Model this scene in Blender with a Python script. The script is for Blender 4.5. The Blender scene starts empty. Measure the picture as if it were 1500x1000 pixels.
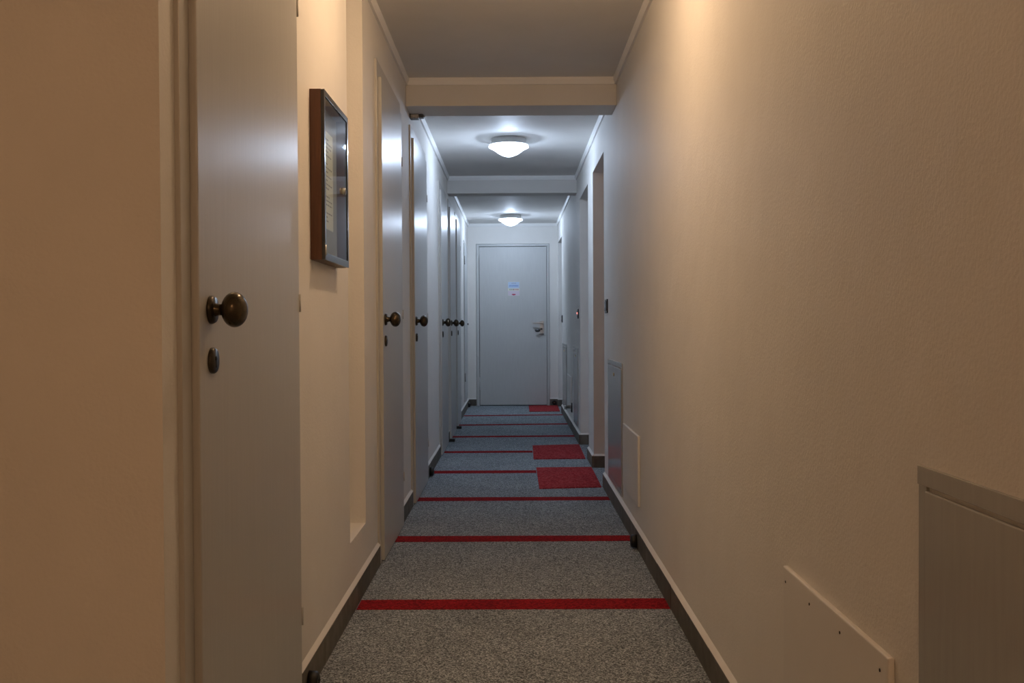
import bpy, bmesh, math, random
from mathutils import Matrix, Vector

random.seed(7)
SC = bpy.context.scene
COL = SC.collection

# ------------------------------------------------------------------ camera, world, exposure
PITCH, YAW, ROLL = 0.0152166, -0.0015216, 0.0051219
fw = Vector((math.sin(YAW) * math.cos(PITCH), math.cos(YAW) * math.cos(PITCH), -math.sin(PITCH)))
rt = Vector((math.cos(YAW), -math.sin(YAW), 0))
up = rt.cross(fw)
rt2 = rt * math.cos(ROLL) - up * math.sin(ROLL)
up2 = rt * math.sin(ROLL) + up * math.cos(ROLL)
cam_data = bpy.data.cameras.new('camera')
cam_data.lens = 35.0
cam_data.sensor_width = 36.0
cam_data.clip_start = 0.02
cam_data.clip_end = 60
cam = bpy.data.objects.new('camera', cam_data)
COL.objects.link(cam)
m = Matrix((rt2, up2, -fw)).transposed().to_4x4()
m.translation = Vector((0, 0, 1.0))
cam.matrix_world = m
SC.camera = cam

world = bpy.data.worlds.new('world')
SC.world = world
world.use_nodes = True
world.node_tree.nodes['Background'].inputs[0].default_value = (0, 0, 0, 1)
world.node_tree.nodes['Background'].inputs[1].default_value = 0.0

SC.view_settings.view_transform = 'Standard'
SC.view_settings.look = 'None'
SC.view_settings.gamma = 1
SC.view_settings.use_curve_mapping = False
SC.view_settings.exposure = 0.0

WARM = (1.06, 0.70, 0.41)
LOBBY = (1.0, 0.545, 0.275)
COOL = (0.70, 0.865, 1.13)
BULB = 46.0     # bulb radiance relative to the glass bowl around it
WARM_POWER, LOBBY_POWER, COOL_POWER = 13.6, 19.0, 13.5
# (y, colour, strength): the four ceiling lamps of the corridor; the two warm ones are out of the frame
LAMPS = [(7.02, COOL, COOL_POWER), (11.59, COOL, COOL_POWER), (3.02, WARM, WARM_POWER), (-1.10, LOBBY, LOBBY_POWER)]

# ------------------------------------------------------------------ materials
def mat(name):
    m = bpy.data.materials.new(name)
    m.use_nodes = True
    nt = m.node_tree
    b = nt.nodes['Principled BSDF']
    return m, nt, b

def N(nt, t, **kw):
    n = nt.nodes.new(t)
    for k, v in kw.items():
        if k in n.inputs:
            n.inputs[k].default_value = v
        else:
            setattr(n, k, v)
    return n

def coords(nt, scale=(1, 1, 1)):
    tc = N(nt, 'ShaderNodeNewGeometry')
    mp = N(nt, 'ShaderNodeMapping')
    mp.inputs['Scale'].default_value = scale
    nt.links.new(tc.outputs['Position'], mp.inputs['Vector'])
    return mp.outputs['Vector']

def noise(nt, vec, scale, detail=3, rough=0.5):
    n = N(nt, 'ShaderNodeTexNoise', Scale=scale, Detail=detail, Roughness=rough)
    nt.links.new(vec, n.inputs['Vector'])
    return n.outputs['Fac']

def ramp(nt, fac, stops):
    r = N(nt, 'ShaderNodeValToRGB')
    e = r.color_ramp.elements
    while len(e) > 1:
        e.remove(e[-1])
    e[0].position, e[0].color = stops[0][0], (*stops[0][1], 1)
    for p, c in stops[1:]:
        x = e.new(p)
        x.color = (*c, 1)
    nt.links.new(fac, r.inputs['Fac'])
    return r.outputs['Color']

def bump(nt, b, height, strength, dist):
    n = N(nt, 'ShaderNodeBump', Strength=strength, Distance=dist)
    nt.links.new(height, n.inputs['Height'])
    nt.links.new(n.outputs['Normal'], b.inputs['Normal'])

def plaster(name, c1, c2, rough=0.62, spec=0.3, bs=0.35):
    m, nt, b = mat(name)
    v = coords(nt)
    col = ramp(nt, noise(nt, v, 2.2, 5, 0.6), [(0.3, c1), (0.7, c2)])
    nt.links.new(col, b.inputs['Base Color'])
    b.inputs['Roughness'].default_value = rough
    b.inputs['Specular IOR Level'].default_value = spec
    h1 = noise(nt, v, 140, 3, 0.55)
    h2 = noise(nt, v, 9, 3, 0.5)
    add = N(nt, 'ShaderNodeMath', operation='MULTIPLY_ADD')
    nt.links.new(h2, add.inputs[0])
    add.inputs[1].default_value = 2.5
    nt.links.new(h1, add.inputs[2])
    bump(nt, b, add.outputs[0], bs, 0.0012)
    return m

def paint(name, c, rough=0.3, var=0.06, scale=(30, 30, 2), spec=0.5, bs=0.05, metal=0.0):
    m, nt, b = mat(name)
    v = coords(nt, scale)
    n = noise(nt, v, 3.0, 4, 0.6)
    lo = tuple(x * (1 - var) for x in c)
    hi = tuple(min(1, x * (1 + var)) for x in c)
    nt.links.new(ramp(nt, n, [(0.3, lo), (0.7, hi)]), b.inputs['Base Color'])
    b.inputs['Roughness'].default_value = rough
    b.inputs['Specular IOR Level'].default_value = spec
    b.inputs['Metallic'].default_value = metal
    if bs:
        v2 = coords(nt)
        bump(nt, b, noise(nt, v2, 120, 2, 0.5), bs, 0.001)
    return m

def carpet(name, stops, scale=170):
    m, nt, b = mat(name)
    v = coords(nt)
    vo = N(nt, 'ShaderNodeTexVoronoi', Scale=scale, Randomness=1.0)
    nt.links.new(v, vo.inputs['Vector'])
    sep = N(nt, 'ShaderNodeSeparateColor')
    nt.links.new(vo.outputs['Color'], sep.inputs[0])
    n1 = sep.outputs[0]
    n2 = noise(nt, v, 2.5, 4, 0.6)
    c = ramp(nt, n1, stops)
    mx = N(nt, 'ShaderNodeMix', data_type='RGBA', blend_type='MULTIPLY')
    mx.inputs['Factor'].default_value = 1.0
    c2 = ramp(nt, n2, [(0.3, (0.86, 0.86, 0.86)), (0.7, (1.05, 1.05, 1.05))])
    nt.links.new(c, mx.inputs['A'])
    nt.links.new(c2, mx.inputs['B'])
    nt.links.new(mx.outputs['Result'], b.inputs['Base Color'])
    b.inputs['Roughness'].default_value = 0.95
    b.inputs['Specular IOR Level'].default_value = 0.1
    bump(nt, b, vo.outputs['Distance'], 0.5, 0.004)
    return m

M = {}
M['wall'] = plaster('cream_plaster', (0.81, 0.79, 0.75), (0.86, 0.84, 0.80), bs=0.75)
M['beam'] = plaster('beam_paint', (0.74, 0.72, 0.685), (0.79, 0.77, 0.735))
M['ceiling'] = plaster('ceiling_paint', (0.80, 0.785, 0.755), (0.86, 0.845, 0.815), rough=0.65, spec=0.15, bs=0.25)
M['cornice'] = plaster('cornice_paint', (0.92, 0.91, 0.89), (0.94, 0.93, 0.91), rough=0.5, bs=0.05)
M['fillet'] = plaster('plaster_fillet', (0.80, 0.78, 0.74), (0.87, 0.85, 0.81), rough=0.6, bs=0.3)
M['door'] = paint('grey_door_paint', (0.55, 0.55, 0.53), rough=0.30, var=0.04, scale=(60, 60, 1.5))
M['frame'] = paint('grey_frame_paint', (0.54, 0.53, 0.50), rough=0.3, var=0.015, bs=0.04)
M['brown_door'] = paint('added_door_brown', (0.20, 0.085, 0.045), rough=0.4, var=0.25, scale=(40, 40, 2))
M['far_door'] = paint('far_door_paint', (0.60, 0.61, 0.60), rough=0.4, var=0.03)
M['panel'] = paint('access_panel_paint', (0.43, 0.43, 0.41), rough=0.18, var=0.04, bs=0.04)
M['hatch'] = plaster('hatch_paint', (0.78, 0.76, 0.725), (0.83, 0.81, 0.775), rough=0.55, bs=0.2)
M['bronze'] = paint('dark_bronze', (0.075, 0.058, 0.036), rough=0.22, var=0.2, scale=(20, 20, 20), metal=0.65, bs=0.0)
M['bronze_dark'] = paint('bronze_rose', (0.05, 0.04, 0.028), rough=0.3, var=0.2, metal=0.6, bs=0.0)
M['black'] = paint('black_rubber', (0.012, 0.012, 0.012), rough=0.5, var=0.1, bs=0.0)
M['hole'] = paint('dark_recess', (0.006, 0.006, 0.006), rough=0.9, var=0.1, bs=0.0)
M['steel'] = paint('brushed_steel', (0.55, 0.55, 0.54), rough=0.3, var=0.08, metal=0.9, bs=0.0)
M['dull_steel'] = paint('dull_steel', (0.34, 0.335, 0.32), rough=0.5, var=0.35, scale=(40, 40, 40), metal=0.6, bs=0.2)
M['brass'] = paint('brass_screw', (0.45, 0.33, 0.12), rough=0.35, var=0.1, metal=0.9, bs=0.0)
M['anthracite'] = paint('anthracite_metal', (0.10, 0.105, 0.11), rough=0.22, var=0.05, metal=0.4, bs=0.0)
M['white_metal'] = paint('white_lamp_metal', (0.86, 0.86, 0.85), rough=0.4, var=0.02, bs=0.0)
M['paper'] = paint('white_paper', (0.80, 0.80, 0.72), rough=0.7, var=0.02, bs=0.0)
M['backboard'] = paint('grey_felt', (0.30, 0.31, 0.34), rough=0.85, var=0.05, bs=0.0)
M['ink'] = paint('grey_ink', (0.16, 0.16, 0.16), rough=0.7, var=0.05, bs=0.0)
M['blue_ink'] = paint('blue_ink', (0.06, 0.20, 0.55), rough=0.6, var=0.05, bs=0.0)
M['red_ink'] = paint('red_ink', (0.55, 0.06, 0.12), rough=0.6, var=0.05, bs=0.0)
M['pale_blue'] = paint('pale_blue_print', (0.55, 0.68, 0.86), rough=0.6, var=0.03, bs=0.0)
M['pale_pink'] = paint('pale_pink_print', (0.74, 0.66, 0.74), rough=0.6, var=0.03, bs=0.0)
M['switch'] = paint('black_switch_plastic', (0.025, 0.027, 0.03), rough=0.25, var=0.05, bs=0.0)
M['switch_grey'] = paint('grey_switch_rocker', (0.10, 0.105, 0.11), rough=0.3, var=0.05, bs=0.0)
M['carpet'] = carpet('grey_loop_carpet', [(0.0, (0.072, 0.083, 0.092)), (0.35, (0.185, 0.21, 0.23)), (0.7, (0.345, 0.385, 0.418)), (1.0, (0.62, 0.68, 0.73))], 250)
M['red_carpet'] = carpet('red_loop_carpet', [(0.0, (0.14, 0.004, 0.006)), (1.0, (0.42, 0.014, 0.018))])
M['red_mat'] = carpet('worn_red_mat', [(0.25, (0.27, 0.02, 0.024)), (0.6, (0.42, 0.03, 0.036)), (0.85, (0.5, 0.08, 0.085))], 110)

def wood():
    m, nt, b = mat('dark_brown_wood')
    v = coords(nt, (60, 60, 3))
    nt.links.new(ramp(nt, noise(nt, v, 2.5, 5, 0.6), [(0.3, (0.085, 0.028, 0.010)), (0.7, (0.15, 0.055, 0.020))]), b.inputs['Base Color'])
    b.inputs['Roughness'].default_value = 0.45
    return m
M['wood'] = wood()

def slate():
    m, nt, b = mat('brown_grey_tile')
    v = coords(nt, (1, 1, 1))
    n = noise(nt, v, 14, 6, 0.65)
    nt.links.new(ramp(nt, n, [(0.3, (0.085, 0.073, 0.056)), (0.55, (0.125, 0.112, 0.092)), (0.75, (0.17, 0.155, 0.13))]), b.inputs['Base Color'])
    oi = N(nt, 'ShaderNodeObjectInfo')
    hv = N(nt, 'ShaderNodeHueSaturation')
    mr = N(nt, 'ShaderNodeMapRange')
    mr.inputs['To Min'].default_value = 0.75
    mr.inputs['To Max'].default_value = 1.35
    nt.links.new(oi.outputs['Random'], mr.inputs['Value'])
    nt.links.new(mr.outputs['Result'], hv.inputs['Value'])
    nt.links.new(b.inputs['Base Color'].links[0].from_socket, hv.inputs['Color'])
    nt.links.new(hv.outputs['Color'], b.inputs['Base Color'])
    b.inputs['Roughness'].default_value = 0.6
    bump(nt, b, n, 0.3, 0.002)
    return m
M['tile'] = slate()

def glass():
    m, nt, b = mat('case_glass')
    nt.nodes.remove(b)
    t = N(nt, 'ShaderNodeBsdfTransparent')
    t.inputs['Color'].default_value = (0.93, 0.96, 0.95, 1)
    g = N(nt, 'ShaderNodeBsdfGlossy', Roughness=0.03)
    g.inputs['Color'].default_value = (1, 1, 1, 1)
    f = N(nt, 'ShaderNodeFresnel', IOR=1.45)
    mx = N(nt, 'ShaderNodeMixShader')
    geo = N(nt, 'ShaderNodeNewGeometry')
    front = N(nt, 'ShaderNodeMath', operation='SUBTRACT')     # reflect at the outer face only: the pane is thin
    front.inputs[0].default_value = 1.0
    nt.links.new(geo.outputs['Backfacing'], front.inputs[1])
    mul = N(nt, 'ShaderNodeMath', operation='MULTIPLY')
    nt.links.new(f.outputs[0], mul.inputs[0])
    nt.links.new(front.outputs[0], mul.inputs[1])
    nt.links.new(mul.outputs[0], mx.inputs[0])
    nt.links.new(t.outputs[0], mx.inputs[1])
    nt.links.new(g.outputs[0], mx.inputs[2])
    nt.links.new(mx.outputs[0], nt.nodes['Material Output'].inputs['Surface'])
    return m
M['glass'] = glass()

def glow(name, c, s):
    m, nt, b = mat(name)
    b.inputs['Base Color'].default_value = (0.9, 0.9, 0.9, 1)
    b.inputs['Emission Color'].default_value = (*c, 1)
    b.inputs['Emission Strength'].default_value = s
    return m

# ------------------------------------------------------------------ mesh helpers
class MB:
    def __init__(self):
        self.bm = bmesh.new()
    def box(self, x0, x1, y0, y1, z0, z1, bev=0.0, seg=2):
        if x0 > x1: x0, x1 = x1, x0
        if y0 > y1: y0, y1 = y1, y0
        if z0 > z1: z0, z1 = z1, z0
        bm = self.bm
        vs = [bm.verts.new((x, y, z)) for x in (x0, x1) for y in (y0, y1) for z in (z0, z1)]
        f = []
        for idx in ((0, 1, 3, 2), (4, 6, 7, 5), (0, 4, 5, 1), (2, 3, 7, 6), (0, 2, 6, 4), (1, 5, 7, 3)):
            f.append(bm.faces.new([vs[i] for i in idx]))
        if bev:
            es = list({e for q in f for e in q.edges})
            bmesh.ops.bevel(bm, geom=es, offset=bev, segments=seg, affect='EDGES', profile=0.6)
        return self
    def prism(self, pts, axis, a, b):
        """extrude a 2-D polygon along an axis; pts are the other two coordinates in x,y,z order"""
        def P(p, t):
            if axis == 'x': return (t, p[0], p[1])
            if axis == 'y': return (p[0], t, p[1])
            return (p[0], p[1], t)
        bm = self.bm
        v0 = [bm.verts.new(P(p, a)) for p in pts]
        v1 = [bm.verts.new(P(p, b)) for p in pts]
        n = len(pts)
        fs = [bm.faces.new(v0), bm.faces.new(v1[::-1])]
        for i in range(n):
            fs.append(bm.faces.new((v0[i], v1[i], v1[(i + 1) % n], v0[(i + 1) % n])))
        bmesh.ops.recalc_face_normals(bm, faces=fs)
        return self
    def lathe(self, prof, axis, c, seg=32, scale=(1, 1)):
        """prof: list of (distance along the axis, radius); c: origin"""
        bm = self.bm
        rings = []
        for t, r in prof:
            if r < 1e-6:
                rings.append([bm.verts.new(self._ax(axis, c, t, 0, 0))])
            else:
                rings.append([bm.verts.new(self._ax(axis, c, t, r * scale[0] * math.cos(2 * math.pi * k / seg), r * scale[1] * math.sin(2 * math.pi * k / seg))) for k in range(seg)])
        fs = []
        for A, B in zip(rings, rings[1:]):
            for k in range(seg):
                k2 = (k + 1) % seg
                if len(A) == 1 and len(B) == 1: continue
                if len(A) == 1: fs.append(bm.faces.new((A[0], B[k2], B[k])))
                elif len(B) == 1: fs.append(bm.faces.new((A[k], A[k2], B[0])))
                else: fs.append(bm.faces.new((A[k], A[k2], B[k2], B[k])))
        bmesh.ops.recalc_face_normals(bm, faces=fs)
        for f in fs: f.smooth = True
        return self
    @staticmethod
    def _ax(axis, c, t, u, w):
        if axis == 'x': return (c[0] + t, c[1] + u, c[2] + w)
        if axis == 'y': return (c[0] + u, c[1] + t, c[2] + w)
        return (c[0] + u, c[1] + w, c[2] + t)
    def build(self, name, material, parent=None, loc=None):
        me = bpy.data.meshes.new(name)
        bmesh.ops.remove_doubles(self.bm, verts=self.bm.verts, dist=1e-6)
        self.bm.to_mesh(me)
        self.bm.free()
        me.materials.append(material)
        o = bpy.data.objects.new(name, me)
        COL.objects.link(o)
        if parent: o.parent = parent
        if loc: o.location = loc
        return o

def disc_profile(r, h, bev=0.001):
    return [(0, 0), (0, r), (h - bev, r), (h, r - bev), (h, 0)]

def tag(o, label=None, cat=None, group=None, kind=None):
    if label: o['label'] = label
    if cat: o['category'] = cat
    if group: o['group'] = group
    if kind: o['kind'] = kind
    return o

def empty(name, loc, label=None, cat=None, group=None, kind=None):
    o = bpy.data.objects.new(name, None)
    o.empty_display_size = 0.05
    o.location = loc
    COL.objects.link(o)
    return tag(o, label, cat, group, kind)

def copy_tree(o, parent=None):
    c = o.copy()
    COL.objects.link(c)
    if parent: c.parent = parent
    for ch in list(o.children):
        copy_tree(ch, c)
    return c

def wall_field(name, xf, xb, y0, y1, z0, z1, holes, material):
    """one wall with recesses: a height field over (y, z); holes = (y0, y1, z0, z1, recess depth)"""
    s = 1 if xb > xf else -1
    ys = sorted({y0, y1} | {h[i] for h in holes for i in (0, 1)})
    zs = sorted({z0, z1} | {h[i] for h in holes for i in (2, 3)})
    def depth(i, j):
        if i < 0 or j < 0 or i >= len(ys) - 1 or j >= len(zs) - 1: return xb
        cy, cz = (ys[i] + ys[i + 1]) / 2, (zs[j] + zs[j + 1]) / 2
        for h in holes:
            if h[0] < cy < h[1] and h[2] < cz < h[3]: return xf + s * h[4]
        return xf
    bm = bmesh.new()
    cache = {}
    def V(x, y, z):
        k = (round(x, 5), round(y, 5), round(z, 5))
        if k not in cache: cache[k] = bm.verts.new(k)
        return cache[k]
    for i in range(len(ys)):
        for j in range(len(zs)):
            if i < len(ys) - 1 and j < len(zs) - 1:
                d = depth(i, j)
                bm.faces.new([V(d, ys[i], zs[j]), V(d, ys[i + 1], zs[j]), V(d, ys[i + 1], zs[j + 1]), V(d, ys[i], zs[j + 1])])
            if j < len(zs) - 1:
                a, b = depth(i - 1, j), depth(i, j)
                if abs(a - b) > 1e-6:
                    bm.faces.new([V(a, ys[i], zs[j]), V(b, ys[i], zs[j]), V(b, ys[i], zs[j + 1]), V(a, ys[i], zs[j + 1])])
            if i < len(ys) - 1:
                a, b = depth(i, j - 1), depth(i, j)
                if abs(a - b) > 1e-6:
                    bm.faces.new([V(a, ys[i], zs[j]), V(b, ys[i], zs[j]), V(b, ys[i + 1], zs[j]), V(a, ys[i + 1], zs[j])])
    bm.faces.new([V(xb, y0, z0), V(xb, y1, z0), V(xb, y1, z1), V(xb, y0, z1)])
    bmesh.ops.recalc_face_normals(bm, faces=bm.faces)
    me = bpy.data.meshes.new(name)
    bm.to_mesh(me)
    bm.free()
    me.materials.append(material)
    o = bpy.data.objects.new(name, me)
    COL.objects.link(o)
    return o

# ------------------------------------------------------------------ measures (metres; y runs down the corridor)
WL, WR, YE = -0.575, 0.563, 12.55
YC = 1.627                       # the corner where the corridor begins
CZ = (2.338, 2.318, 2.292)       # ceiling heights of the three bays
TOP = 2.45
DOORS = [(1.752, 2.572), (4.226, 4.975), (5.592, 6.412), (7.70, 8.43), (8.80, 9.585), (9.825, 10.48)]
FW, DH, FH = 0.053, 2.058, 2.122
NICHE = (3.47, 3.84, 0.243, 2.275)
CUP = (11.52, 12.26, 0.125, 2.0)
ALC = [(6.17, 7.02, 2.078), (7.48, 8.40, 2.066), (11.53, 12.40, 2.037)]
B1, B2 = (5.39, 5.65), (8.76, 8.95)
BZ1, BZ2 = 2.19, 2.168

# ------------------------------------------------------------------ the setting
floor = MB().box(-1.75, 1.75, -2.4, 13.0, -0.10, 0.0).build('floor', M['carpet'])
tag(floor, 'speckled grey loop carpet with red cross strips down the corridor', 'floor', kind='structure')
# red strips let into the carpet (y near/far at the left end, y near/far at the right end, x0, x1)
STRIPS = [(3.508, 3.629, 3.501, 3.633, -0.561, 0.549), (4.614, 4.738, 4.614, 4.730, -0.556, 0.549),
          (5.697, 5.811, 5.700, 5.809, -0.561, 0.552), (6.770, 6.888, 6.772, 6.89, -0.558, 0.152),
          (7.865, 7.975, 7.87, 7.98, -0.561, 0.147), (8.965, 9.075, 8.99, 9.10, -0.561, 0.549),
          (10.04, 10.14, 10.11, 10.21, -0.561, 0.549), (11.09, 11.19, 11.165, 11.265, -0.561, 0.549)]
for a0, a1, b0, b1, x0, x1 in STRIPS:
    MB().prism([(x0, a0), (x1, b0), (x1, b1), (x0, a1)], 'z', 0.0, 0.002).build('carpet_strip', M['red_carpet'], floor)

c = MB()
c.box(-1.75, 1.75, -2.4, B1[0] + 0.1, CZ[0], 2.6).box(-1.75, 1.75, B1[0] + 0.1, B2[0] + 0.1, CZ[1], 2.6).box(-1.75, 1.75, B2[0] + 0.1, 13.0, CZ[2], 2.6)
tag(c.build('ceiling', M['ceiling']), 'pale painted corridor ceiling in three bays between beams', 'ceiling', kind='structure')

holes = [(a - FW, b + FW, 0.0, FH, 0.25) for a, b in DOORS] + [(*NICHE, 0.13), (*CUP, 0.12)]
tag(wall_field('wall_left', WL, -1.70, YC, 13.0, 0.0, TOP, holes, M['wall']), 'cream plaster wall with grey doors and a tall narrow niche', 'wall', kind='structure')
holes = [(a, b, 0.0, z, 0.85) for a, b, z in ALC]
tag(wall_field('wall_right', WR, 1.70, -2.4, 13.0, 0.0, TOP, holes, M['wall']), 'long cream plaster wall with access panels and three doorways', 'wall', kind='structure')

w = MB()
w.box(-0.85, -0.468, YE, 12.9, 0, TOP).box(0.455, 0.85, YE, 12.9, 0, TOP).box(-0.468, 0.455, YE, 12.9, 2.04, TOP).box(-0.468, 0.455, YE + 0.2, 12.9, 0, 2.04)
tag(w.build('wall_far', M['wall']), 'short pale wall closing the corridor around the last door', 'wall', kind='structure')
tag(MB().box(-1.75, 1.75, -2.4, -2.25, 0, TOP).build('wall_near', M['wall']), 'plain cream wall behind the camera', 'wall', kind='structure')
tag(MB().box(-1.75, -1.60, -2.25, YC, 0, TOP).build('wall_lobby', M['wall']), 'plain cream lobby wall left of the camera', 'wall', kind='structure')

# beams across the ceiling
tag(MB().box(WL, WR, B1[0], B1[1], BZ1, 2.36, 0.004).build('ceiling_beam', M['beam']), 'nearer ceiling beam, warm front face over the second left door', 'beam', kind='structure')
tag(MB().box(WL, WR, B2[0], B2[1], BZ2, 2.36, 0.004).build('ceiling_beam', M['beam']), 'farther bluish ceiling beam between the two lit lamps', 'beam', kind='structure')

# cornices: small coved strips under the ceiling
CS, CD = 0.036, 0.020
def cornice_y(n, side, y0, y1, z, label):
    x = WL if side < 0 else WR
    p = [(x, z), (x - side * CD, z), (x - side * CD, z - CS * 0.35), (x - side * CD * 0.55, z - CS), (x, z - CS)]
    tag(MB().prism(p, 'y', y0, y1).build('trim_%d' % n, M['cornice']), label, 'cornice', kind='structure')
def cornice_x(n, y, z, label):
    p = [(y, z), (y - CD, z), (y - CD, z - CS * 0.35), (y - CD * 0.55, z - CS), (y, z - CS)]
    tag(MB().prism(p, 'x', WL, WR).build('trim_%d' % n, M['cornice']), label, 'cornice', kind='structure')
cornice_y(1, -1, YC, B1[0], CZ[0], 'thin cornice along left wall of the nearest bay')
cornice_y(2, 1, YC, B1[0], CZ[0], 'thin cornice along right wall of the nearest bay')
cornice_y(3, -1, B1[1], B2[0], CZ[1], 'thin cornice along left wall of the middle bay')
cornice_y(4, 1, B1[1], B2[0], CZ[1], 'thin cornice along right wall of the middle bay')
cornice_y(5, -1, B2[1], YE, CZ[2], 'thin cornice along left wall of the last bay')
cornice_y(6, 1, B2[1], YE, CZ[2], 'thin cornice along right wall of the last bay')
cornice_x(7, B1[0], CZ[0], 'pale cornice across the front of the nearer beam')
cornice_x(8, B2[0], CZ[1], 'pale cornice across the front of the farther beam')
cornice_x(9, YE, CZ[2], 'pale cornice across the wall above the last door')

# baseboards: tiles one by one with a plaster fillet along the top
BH, BT = 0.083, 0.012
tile_cache = {}
def base_run_y(parent, side, y0, y1):
    x = WL if side < 0 else WR
    BT = 0.012 if side < 0 else 0.0145
    n = max(1, round((y1 - y0) / 0.33))
    L = (y1 - y0) / n
    for k in range(n):
        a, b = y0 + k * L + 0.0008, y0 + (k + 1) * L - 0.0008
        t = BT + random.uniform(-0.0008, 0.0008)
        MB().box(x, x - side * t, a, b, 0, BH + random.uniform(-0.001, 0.001), 0.001, 1).build('baseboard_tile', M['tile'], parent)
    f = MB().prism([(x, BH), (x - side * (BT - 0.001), BH), (x - side * (BT - 0.003), BH + 0.003), (x, BH + 0.013)], 'y', y0, y1)
    f.build('plaster_fillet', M['fillet'], parent)
def base_run_x(parent, y, x0, x1):
    n = max(1, round((x1 - x0) / 0.33))
    L = (x1 - x0) / n
    for k in range(n):
        MB().box(x0 + k * L + 0.0008, x0 + (k + 1) * L - 0.0008, y - BT, y, 0, BH, 0.001, 1).build('baseboard_tile', M['tile'], parent)
    MB().prism([(y, BH), (y - BT + 0.001, BH), (y - BT + 0.003, BH + 0.003), (y, BH + 0.013)], 'x', x0, x1).build('plaster_fillet', M['fillet'], parent)
bl = empty('baseboard_left', (0, 0, 0), 'brown-grey tiled baseboard along the left wall between the doors', 'baseboard', kind='structure')
br = empty('baseboard_right', (0, 0, 0), 'brown-grey tiled baseboard along the right wall and its doorways', 'baseboard', kind='structure')
bf = empty('baseboard_far', (0, 0, 0), 'short tiled baseboards beside the last door', 'baseboard', kind='structure')
edges = [DOORS[0][1] + FW] + [v for d in DOORS[1:] for v in (d[0] - FW, d[1] + FW)] + [YE]
for a, b in zip(edges[0::2], edges[1::2]):
    if b - a > 0.03: base_run_y(bl, -1, a, b)
base_run_y(br, 1, -2.2, ALC[0][0])
base_run_y(br, 1, ALC[0][1] - BT, ALC[1][0])
base_run_y(br, 1, ALC[1][1] - BT, ALC[2][0])
for a, b, z in ALC:
    base_run_x(br, b, WR, WR + 0.84)
base_run_x(bf, YE, WL + BT, -0.470)
base_run_x(bf, YE, 0.457, WR)
base_run_y(br, 1, ALC[2][1] - BT, YE - BT)

# ------------------------------------------------------------------ left doors
XF, XL_ = WL + 0.009, WL + 0.022     # frame face, leaf face
def knob_set(parent, y):
    r = MB().lathe([(0, 0), (0, 0.026), (0.004, 0.026), (0.009, 0.023), (0.009, 0.0)], 'x', (XL_, y, 1.033), 32).build('rose', M['bronze_dark'], parent)
    p = [(0.008, 0.0125), (0.016, 0.0105), (0.022, 0.0105)]
    cx, a, rr = 0.044, 0.0235, 0.0325
    for i in range(1, 16):
        t = math.pi - math.pi * i / 16
        q = (cx + a * math.cos(t), rr * math.sin(t))
        if q[1] > 0.0105 or i > 8: p.append(q)
    p.append((cx + a, 0))
    MB().lathe(p, 'x', (XL_, y, 1.033), 40).build('knob', M['bronze'], parent)
    e = MB().lathe([(0, 0), (0, 0.024), (0.005, 0.024), (0.008, 0.0215), (0.0078, 0.0)], 'x', (XL_, y + 0.004, 0.940), 32).build('key_escutcheon', M['bronze_dark'], parent)
    k = MB().lathe([(0, 0), (0, 0.0042), (0.0006, 0.0042), (0.0006, 0)], 'x', (XL_ + 0.0079, y + 0.004, 0.944), 16)
    k.box(XL_ + 0.0079, XL_ + 0.0085, y + 0.0018, y + 0.0062, 0.927, 0.944)
    k.build('keyhole', M['hole'], e)
def left_door(i, ys, ye, label):
    d = empty('door_%d' % i, (WL, (ys + ye) / 2, 0), label, 'door', kind='structure')
    off = Vector((WL, (ys + ye) / 2, 0))
    f = MB()
    xb = WL - 0.10
    f.box(xb, XF, ys - FW, ys - 0.002, 0, FH, 0.0015)
    f.box(xb, XF, ye + 0.002, ye + FW, 0, FH, 0.0015)
    f.box(xb, XF, ys - 0.002, ye + 0.002, DH + 0.003, FH, 0.0015)
    f.box(xb, XL_ - 0.042, ys - 0.003, ys + 0.012, 0, FH, 0)
    f.build('door_frame', M['frame'], d)
    MB().box(XL_ - 0.040, XL_, ys, ye, 0.007, DH, 0.003, 3).build('door_leaf', M['door'], d)
    knob_set(d, ys + 0.066)
    for z0 in (0.228, 1.04, 1.80):
        MB().lathe([(0, 0), (0, 0.0042), (0.045, 0.0042), (0.045, 0)], 'z', (XL_ - 0.0002, ye + 0.002, z0), 12).build('hinge', M['frame'], d)
    for ch in d.children: ch.location = -off
    return d
DL = ['nearest grey door at left with a large dark bronze knob',
      'second grey door on the left, just past the tall niche',
      'third grey door on the left, under the nearer ceiling beam',
      'fourth grey door on the left, nearest of the three set close together',
      'fifth grey door on the left, middle of the three set close together',
      'sixth grey door on the left, farthest of those with bronze knobs']
for i, (a, b) in enumerate(DOORS): left_door(i + 1, a, b, DL[i])

# cupboard door high above the baseboard at the far left
cp = empty('door_7', (WL, CUP[0], 0), 'narrow pale cupboard door above the baseboard at far left', 'door', kind='structure')
y0, y1, z0, z1 = CUP
f = MB().box(WL - 0.04, WL + 0.006, y0, y0 + 0.03, z0, z1, 0.001).box(WL - 0.04, WL + 0.006, y1 - 0.03, y1, z0, z1, 0.001).box(WL - 0.04, WL + 0.006, y0 + 0.03, y1 - 0.03, z0, z0 + 0.03, 0.001).box(WL - 0.04, WL + 0.006, y0 + 0.03, y1 - 0.03, z1 - 0.03, z1, 0.001)
f.build('door_frame', M['frame'], cp)
MB().box(WL - 0.02, WL + 0.012, y0 + 0.033, y1 - 0.033, z0 + 0.033, z1 - 0.033, 0.0015).build('door_leaf', M['far_door'], cp)
for z in (0.36, 1.72):
    MB().lathe([(0, 0), (0, 0.008), (0.10, 0.008), (0.10, 0)], 'z', (WL + 0.012, y0 + 0.031, z), 12).build('hinge', M['dull_steel'], cp)
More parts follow.
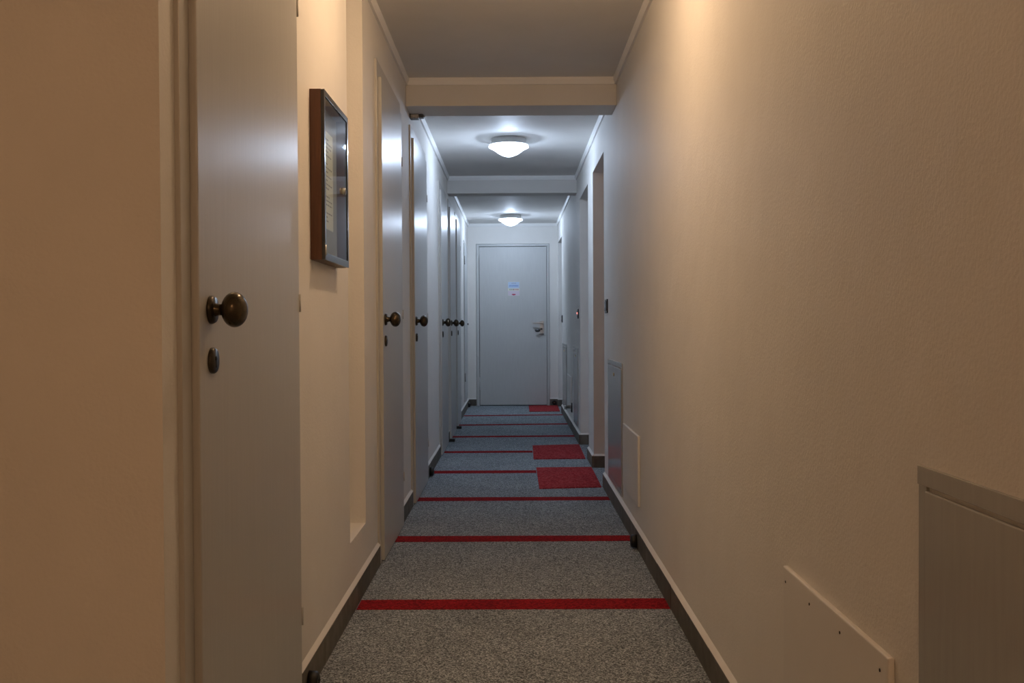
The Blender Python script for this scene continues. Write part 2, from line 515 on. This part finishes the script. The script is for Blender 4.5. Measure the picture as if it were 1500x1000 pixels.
MB().lathe([(0, 0), (0, 0.012), (0.010, 0.012), (0.012, 0.008), (0.012, 0)], 'x', (WL + 0.012, y1 - 0.06, 1.03), 16).build('lock', M['black'], cp)
for ch in cp.children: ch.location = (-WL, -CUP[0], 0)

# unseen brown door, added in the first right doorway to bounce brownish light on its jamb
d9 = empty('door_9', (WR + 0.2, ALC[0][0], 0), 'unseen reddish brown door added in the first right doorway to tint its jamb', 'door', kind='structure')
ya, yb = 0.004, ALC[0][1] - ALC[0][0] - BT - 0.002
f = MB().box(0.0, 0.10, ya, ya + 0.05, 0, 2.06, 0.002).box(0.0, 0.10, yb - 0.05, yb, 0, 2.06, 0.002).box(0.0, 0.10, ya + 0.05, yb - 0.05, 2.01, 2.06, 0.002)
f.build('door_frame', M['brown_door'], d9)
MB().box(0.02, 0.065, ya + 0.053, yb - 0.053, 0.008, 2.007, 0.002).build('door_leaf', M['brown_door'], d9)
for za, zb in ((0.15, 0.95), (1.08, 1.90)):
    MB().box(0.012, 0.021, ya + 0.15, yb - 0.15, za, zb, 0.006, 2).build('door_panel', M['brown_door'], d9)
MB().lathe([(0, 0), (0, 0.024), (-0.006, 0.024), (-0.012, 0.010), (-0.035, 0.010), (-0.045, 0.026), (-0.065, 0.026), (-0.070, 0)], 'x', (0.02, ya + 0.11, 1.03), 24).build('knob', M['bronze'], d9)

# last door
d8 = empty('door_8', (0, YE, 0), 'grey door closing the far end of the corridor, steel lever handle', 'door', kind='structure')
f = MB().box(-0.464, -0.430, YE - 0.008, YE + 0.16, 0, 2.036, 0.0015).box(0.424, 0.452, YE - 0.008, YE + 0.16, 0, 2.036, 0.0015).box(-0.430, 0.424, YE - 0.008, YE + 0.16, 2.008, 2.036, 0.0015)
f.build('door_frame', M['far_door'], d8, (0, -YE, 0))
MB().box(-0.424, 0.419, YE - 0.004, YE + 0.045, 0.010, 2.001, 0.0015).build('door_leaf', M['far_door'], d8, (0, -YE, 0))
MB().box(-0.430, 0.424, YE + 0.05, YE + 0.07, 0.0, 2.008).build('rebate', M['hole'], d8, (0, -YE, 0))
for z in (0.20, 1.84):
    MB().lathe([(0, 0), (0, 0.009), (0.16, 0.009), (0.16, 0)], 'z', (-0.4285, YE - 0.006, z), 12).build('hinge', M['far_door'], d8, (0, -YE, 0))
yf = YE - 0.004
pl = MB().box(0.332, 0.380, yf - 0.009, yf, 0.905, 1.068, 0.003).build('handle_plate', M['steel'], d8, (0, -YE, 0))
lv = MB().lathe([(0, 0), (0, 0.011), (-0.05, 0.010), (-0.05, 0)], 'y', (0.357, yf - 0.008, 1.042), 16)
lv.box(0.235, 0.368, yf - 0.064, yf - 0.048, 1.032, 1.050, 0.004)
lv.build('lever', M['steel'], d8, (0, -YE, 0))
MB().lathe([(0, 0), (0, 0.013), (-0.022, 0.013), (-0.024, 0.011), (-0.024, 0)], 'y', (0.352, yf - 0.008, 0.965), 16).build('lock_cylinder', M['black'], d8, (0, -YE, 0))
MB().box(0.328, 0.384, yf - 0.012, yf - 0.0001, 0.896, 0.906, 0.002).build('plate_end', M['anthracite'], d8, (0, -YE, 0))

# ------------------------------------------------------------------ ceiling lamps
def lit_glass(c, s):
    """sand-blasted glass: part of the bulb's light passes straight through, the rest glows from the glass"""
    m, nt, b = mat('lit_glass')
    nt.nodes.remove(b)
    e = N(nt, 'ShaderNodeEmission', Strength=s)
    e.inputs['Color'].default_value = (*c, 1)
    t = N(nt, 'ShaderNodeBsdfTransparent')
    mx = N(nt, 'ShaderNodeMixShader')
    mx.inputs[0].default_value = 0.5
    nt.links.new(t.outputs[0], mx.inputs[1])
    nt.links.new(e.outputs[0], mx.inputs[2])
    nt.links.new(mx.outputs[0], nt.nodes['Material Output'].inputs['Surface'])
    return m
def lamp(x, y, z, c, s, label):
    L = empty('ceiling_lamp', (x, y, z), label, 'lamp', 'round glass ceiling lamps')
    MB().lathe([(0, 0), (0, 0.116), (-0.004, 0.118), (-0.004, 0.122), (-0.043, 0.124), (-0.044, 0.139), (-0.0465, 0.139), (-0.047, 0.122), (-0.047, 0)], 'z', (0, 0, 0), 64).build('lamp_base', M['white_metal'], L)
    p = [(-0.0475, 0.123), (-0.051, 0.134), (-0.056, 0.140), (-0.061, 0.139), (-0.066, 0.130), (-0.073, 0.115), (-0.083, 0.099), (-0.096, 0.082), (-0.109, 0.062), (-0.119, 0.040), (-0.1255, 0.018), (-0.127, 0)]
    MB().lathe(p, 'z', (0, 0, 0), 64).build('glass_bowl', lit_glass(c, s), L)
    MB().lathe([(-0.048, 0), (-0.048, 0.014), (-0.068, 0.014), (-0.074, 0.020), (-0.084, 0.028), (-0.096, 0.031), (-0.107, 0.027), (-0.115, 0.017), (-0.119, 0)], 'z', (0, 0, 0), 24).build('bulb', glow('lit_bulb', c, s * BULB), L)
    return L
ll = ['nearer of the two lit white lamps on the middle bay ceiling', 'farther lit white lamp, on the ceiling before the last door',
      'warm lit lamp on the nearest bay ceiling above the frame', 'warm lit lamp on the lobby ceiling behind the camera']
for k, (y, c, s) in enumerate(LAMPS):
    lamp(0.0 if k > 1 else -0.027, y, CZ[1] if k == 0 else CZ[2] if k == 1 else CZ[0], c, s, ll[k])

# ------------------------------------------------------------------ display case on the left wall
y0, y1, z0, z1 = 2.83, 3.235, 1.192, 1.676
xb, xg, xm, xf = WL, WL + 0.032, WL + 0.040, WL + 0.042
dc = empty('display_case', (WL, y0, z0), 'shallow wooden display case with a glass front on the left wall', 'display case')
off = (-WL, -y0, -z0)
t = 0.014
def ring(xa, xc, d):
    return MB().box(xa, xc, y0 + d, y0 + t, z0 + d, z1 - d, 0.0006).box(xa, xc, y1 - t, y1 - d, z0 + d, z1 - d, 0.0006).box(xa, xc, y0 + t, y1 - t, z0 + d, z0 + t, 0.0006).box(xa, xc, y0 + t, y1 - t, z1 - t, z1 - d, 0.0006)
ring(xb, xg, 0).build('case_body', M['wood'], dc, off)
ring(xg, xm, 0.0008).build('black_edge', M['switch'], dc, off)
MB().box(xb, xb + 0.006, y0 + t, y1 - t, z0 + t, z1 - t).build('backboard', M['backboard'], dc, off)
fr = 0.017
b = MB().box(xm, xf, y0, y0 + fr, z0, z1, 0.001).box(xm, xf, y1 - fr, y1, z0, z1, 0.001).box(xm, xf, y0 + fr, y1 - fr, z0, z0 + fr + 0.004, 0.001).box(xm, xf, y0 + fr, y1 - fr, z1 - fr, z1, 0.001)
b.build('case_door_frame', M['anthracite'], dc, off)
MB().box(xm - 0.0035, xm - 0.0005, y0 + t + 0.0005, y1 - t - 0.0005, z0 + t + 0.0005, z1 - t - 0.0005).build('glass_pane', M['glass'], dc, off)
lk = MB().lathe([(0, 0), (0, 0.011), (0.008, 0.011), (0.009, 0.010), (0.009, 0)], 'x', (xm - 0.0004, 3.145, 1.428), 20).build('lock', M['steel'], dc, off)
MB().box(xm + 0.0086, xm + 0.0091, 3.143, 3.147, 1.421, 1.435).build('keyhole', M['hole'], lk)
for z in (z0 + 0.012,):
    MB().lathe([(0, 0), (0, 0.0030), (0.03, 0.0035), (0.03, 0)], 'z', (xf, y0 + 0.004, z), 10).build('hinge', M['steel'], dc, off)

# printed sheet inside the case
ps = empty('paper_sheet', (xb + 0.0065, 2.94, 1.30), 'white printed sheet of paper pinned inside the wall display case', 'paper')
MB().box(0, 0.0008, 0, 0.21, 0, 0.297).build('sheet', M['paper'], ps)
tx = MB()
random.seed(3)
zz = 0.272
while zz > 0.02:
    if random.random() < 0.88:
        a = 0.02
        end = random.choice([0.10, 0.15, 0.185, 0.185, 0.12])
        while a < end:
            wl = random.uniform(0.012, 0.035)
            tx.box(0.0009, 0.0011, a, min(a + wl, 0.19), zz, zz + 0.0042)
            a += wl + 0.006
    zz -= 0.0125
tx.build('text_lines', M['ink'], ps)['kind'] = 'stuff'

# ------------------------------------------------------------------ access panels on the right wall
def access_panel(y0, y1, label):
    z0, z1 = 0.112, 0.806
    p = empty('access_panel', (WR, y0, z0), label, 'access panel', 'grey metal access panels on the right wall')
    L, H, s = y1 - y0, z1 - z0, 0.026
    f = MB().box(-0.006, 0.0, 0, L, H - s, H, 0.001).box(-0.004, 0.0, 0, s, 0, H - s, 0.0008).box(-0.004, 0.0, L - s, L, 0, H - s, 0.0008).box(-0.006, 0.0, s, L - s, 0, s, 0.001)
    f.build('panel_frame', M['panel'], p)
    MB().box(-0.007, -0.0005, s + 0.001, L - s - 0.001, s + 0.004, H - s - 0.006, 0.002, 3).build('panel_door', M['panel'], p)
    MB().lathe([(0, 0), (0, 0.010), (-0.003, 0.010), (-0.004, 0.008), (-0.004, 0)], 'x', (-0.007, L * 0.5, H - 0.075), 16).build('panel_lock', M['brass'], p)
    return p
access_panel(0.62, 1.374, 'nearest grey access panel at the lower right, cut by the frame')
access_panel(5.13, 5.905, 'grey access panel just before the first right doorway, reflecting red')
access_panel(8.64, 9.28, 'grey access panel just past the second right doorway')
access_panel(10.49, 11.37, 'farthest grey access panel, beside the last right doorway')

def hatch(y0, y1, label, screws=False):
    z0, z1 = 0.188, 0.506
    p = empty('wall_hatch', (WR, y0, z0), label, 'hatch', 'painted hatches on the right wall')
    L, H = y1 - y0, z1 - z0
    MB().box(-0.011, 0, 0, L, 0, H, 0.004, 3).build('hatch_cover', M['hatch'], p)
    if screws:
        for yy in (1.50, 1.685, 1.859, 2.022):
            MB().lathe([(0, 0), (0, 0.0028), (-0.001, 0.0026), (-0.001, 0)], 'x', (-0.011, yy - y0, 0.289), 10).build('screw', M['bronze_dark'], p)
    return p
hatch(1.467, 2.042, 'nearest painted wall hatch, at the bottom right beside the big panel', True)
hatch(4.44, 5.05, 'low painted wall hatch before the reddish reflecting access panel')
hatch(9.62, 10.32, 'farthest painted hatch, between the two far access panels')

# ------------------------------------------------------------------ switches
def wall_switch(y, z, n, label, led=False):
    s = empty('light_switch', (WR, y, z), label, 'switch', 'black switches on the right wall')
    w, h = 0.12, 0.084
    MB().box(-0.009, 0, -w / 2, w / 2, -h / 2, h / 2, 0.003).build('switch_plate', M['switch'], s)
    for k in range(n):
        a = -w / 2 + 0.012 + k * (w - 0.024) / n
        b = a + (w - 0.024) / n - 0.002
        MB().prism([(-0.009, -0.028), (-0.014, -0.028), (-0.0105, 0.0), (-0.012, 0.028), (-0.009, 0.028)], 'y', a, b).build('rocker', M['switch_grey'], s)
    if led:
        MB().lathe([(0, 0), (0, 0.009), (-0.004, 0.007), (-0.006, 0)], 'x', (-0.0115, -0.03, 0.005), 16).build('indicator_light', glow('red_indicator', (1.0, 0.14, 0.10), 2.6), s)
wall_switch(5.98, 1.118, 3, 'nearest black wall switch, before the first right doorway')
wall_switch(8.62, 1.105, 2, 'black wall switch with a glowing red light', True)
wall_switch(11.43, 1.083, 3, 'farthest black wall switch, beside the last right doorway')

# ------------------------------------------------------------------ red mats in front of the doorways
def mat_piece(pts, label):
    o = MB()
    o.prism(pts, 'z', 0.0, 0.006)
    return tag(o.build('floor_mat', M['red_mat']), label, 'mat', 'red carpet mats by the right doorways')
mat_piece([(0.154, 6.10), (0.540, 6.15), (0.546, 7.014), (0.156, 7.001)], 'nearest worn red carpet mat, by the first right doorway')
mat_piece([(0.146, 7.462), (0.536, 7.475), (0.548, 8.367), (0.155, 8.302)], 'middle red carpet mat, by the second right doorway')
mat_piece([(0.182, 11.63), (0.540, 11.648), (0.55, 12.50), (0.187, 12.50)], 'farthest red carpet mat, before the last door')

# ------------------------------------------------------------------ door stops
def stop(axis, loc, sgn, label):
    s = empty('door_stop', loc, label, 'door stop', 'round black door stops on the baseboards')
    MB().lathe([(0, 0), (0, 0.030), (sgn * 0.018, 0.029), (sgn * 0.024, 0.026), (sgn * 0.027, 0.02), (sgn * 0.0265, 0.008), (sgn * 0.0225, 0.007), (sgn * 0.0225, 0)], axis, (0, 0, 0), 28).build('rubber_buffer', M['black'], s)
    MB().lathe([(sgn * 0.0225, 0), (sgn * 0.0225, 0.006), (sgn * 0.0245, 0.0045), (sgn * 0.025, 0)], axis, (0, 0, 0), 12).build('screw', M['brass'], s)
zc = 0.034
stop('x', (WL + BT + 0.0005, 2.70, zc), 1, 'black round door stop at bottom left past the nearest door')
stop('x', (WL + BT + 0.0005, 6.63, zc), 1, 'black round door stop on left baseboard past the third door')
stop('x', (WL + BT + 0.0005, 12.29, zc), 1, 'black round door stop on left baseboard under the cupboard door')
stop('x', (WR - 0.0155, 4.46, zc), -1, 'black round door stop on the right baseboard by a red strip')
stop('y', (0.508, YE - BT - 0.0005, zc + 0.006), -1, 'black round door stop right of the last door')

def block_stop(y, label):
    s = empty('floor_stop', (WL + 0.012, y, 0.0), label, 'door stop', 'small black stops between the close-set doors')
    MB().box(0.0, 0.052, -0.016, 0.016, 0.004, 0.03, 0.004).build('rubber_block', M['black'], s)
    MB().box(-0.003, 0.004, -0.02, 0.02, 0.0, 0.036, 0.001).build('stop_plate', M['anthracite'], s)
block_stop(8.615, 'small black stop on the floor between fourth and fifth left doors')
block_stop(9.705, 'small black stop on the floor between fifth and sixth left doors')

# ------------------------------------------------------------------ door holder on the right wall
h = empty('door_holder', (WR, 9.57, 0.214), 'steel wall door holder with a black plate near the far right', 'door holder')
MB().box(-0.010, -0.0005, -0.012, 0.10, -0.045, 0.045, 0.003).build('wall_plate', M['black'], h)
MB().lathe([(0, 0.014), (-0.05, 0.012), (-0.055, 0.022), (-0.066, 0.022), (-0.068, 0.018), (-0.068, 0)], 'x', (-0.009, 0.05, 0.0), 20).build('holder_arm', M['steel'], h)
MB().box(-0.05, -0.010, 0.03, 0.07, 0.016, 0.024, 0.002).build('holder_catch', M['dull_steel'], h)

# ------------------------------------------------------------------ weathered bracket under the nearer beam
k = empty('metal_bracket', (WL + 0.001, 5.61, BZ1), 'small weathered metal bracket under the nearer beam by left wall', 'bracket')
MB().box(0.004, 0.05, -0.03, 0.03, -0.024, 0.0, 0.003).build('bracket_body', M['dull_steel'], k)
MB().box(0.0, 0.005, -0.034, 0.034, -0.022, 0.0, 0.001).build('back_plate', M['black'], k)
MB().box(0.05, 0.076, -0.02, 0.028, -0.019, 0.0, 0.004).build('bracket_tongue', M['anthracite'], k)
MB().lathe([(0, 0), (0, 0.007), (0.006, 0.006), (0.008, 0)], 'x', (0.076, 0.0, -0.010), 12).build('bolt', M['steel'], k)

# ------------------------------------------------------------------ notice and key on the last door
sg = empty('door_notice', (0.006, yf - 0.0006, 1.385), 'small printed notice taped to the last door at eye height', 'notice')
MB().box(-0.073, 0.073, -0.0006, 0.0, 0.0, 0.175).build('notice_sheet', M['paper'], sg)
MB().box(-0.071, 0.071, -0.0010, -0.0006, 0.095, 0.172).build('blue_print', M['pale_blue'], sg)
MB().box(-0.071, 0.071, -0.0010, -0.0006, 0.003, 0.060).build('pink_print', M['pale_pink'], sg)
def words_row(z, h, x0, x1, material, name, lean=0.0):
    o = MB()
    x = x0
    while x < x1:
        wd = random.uniform(0.006, 0.009)
        o.prism([(x, z), (x + wd * 0.45, z), (x + wd * 0.45 + lean, z + h), (x + lean, z + h)], 'y', -0.0015, -0.0010)
        o.prism([(x, z + h * 0.45), (x + wd * 0.8, z + h * 0.45), (x + wd * 0.8, z + h * 0.62), (x, z + h * 0.62)], 'y', -0.0015, -0.0010)
        x += wd + 0.0022
    q = o.build(name, material, sg)
    q['kind'] = 'stuff'
words_row(0.152, 0.008, -0.025, 0.03, M['ink'], 'heading_text')
words_row(0.114, 0.022, -0.055, 0.06, M['blue_ink'], 'blue_text', 0.004)
words_row(0.068, 0.019, -0.053, -0.002, M['ink'], 'dark_text')
words_row(0.068, 0.019, 0.0, 0.058, M['red_ink'], 'red_text')
MB().prism([(-0.03, 0.016), (0.0, 0.003), (0.03, 0.016), (0.015, 0.023), (-0.015, 0.023)], 'y', -0.0015, -0.0010).build('red_emblem', M['red_ink'], sg)

ky = empty('door_key', (0.352, yf - 0.033, 0.965), 'key with a dark tag hanging in the last door lock', 'key')
MB().box(-0.001, 0.001, -0.02, 0.0, -0.008, 0.008, 0.0004).build('key_shank', M['steel'], ky)
tg = MB().lathe([(-0.001, 0), (-0.0015, 0.034), (0.0015, 0.034), (0.001, 0)], 'y', (-0.048, -0.016, -0.018), 24, (1.0, 0.62))
tg.box(-0.018, 0.0, -0.0172, -0.0148, -0.008, -0.002)
tg.build('key_tag', M['anthracite'], ky)
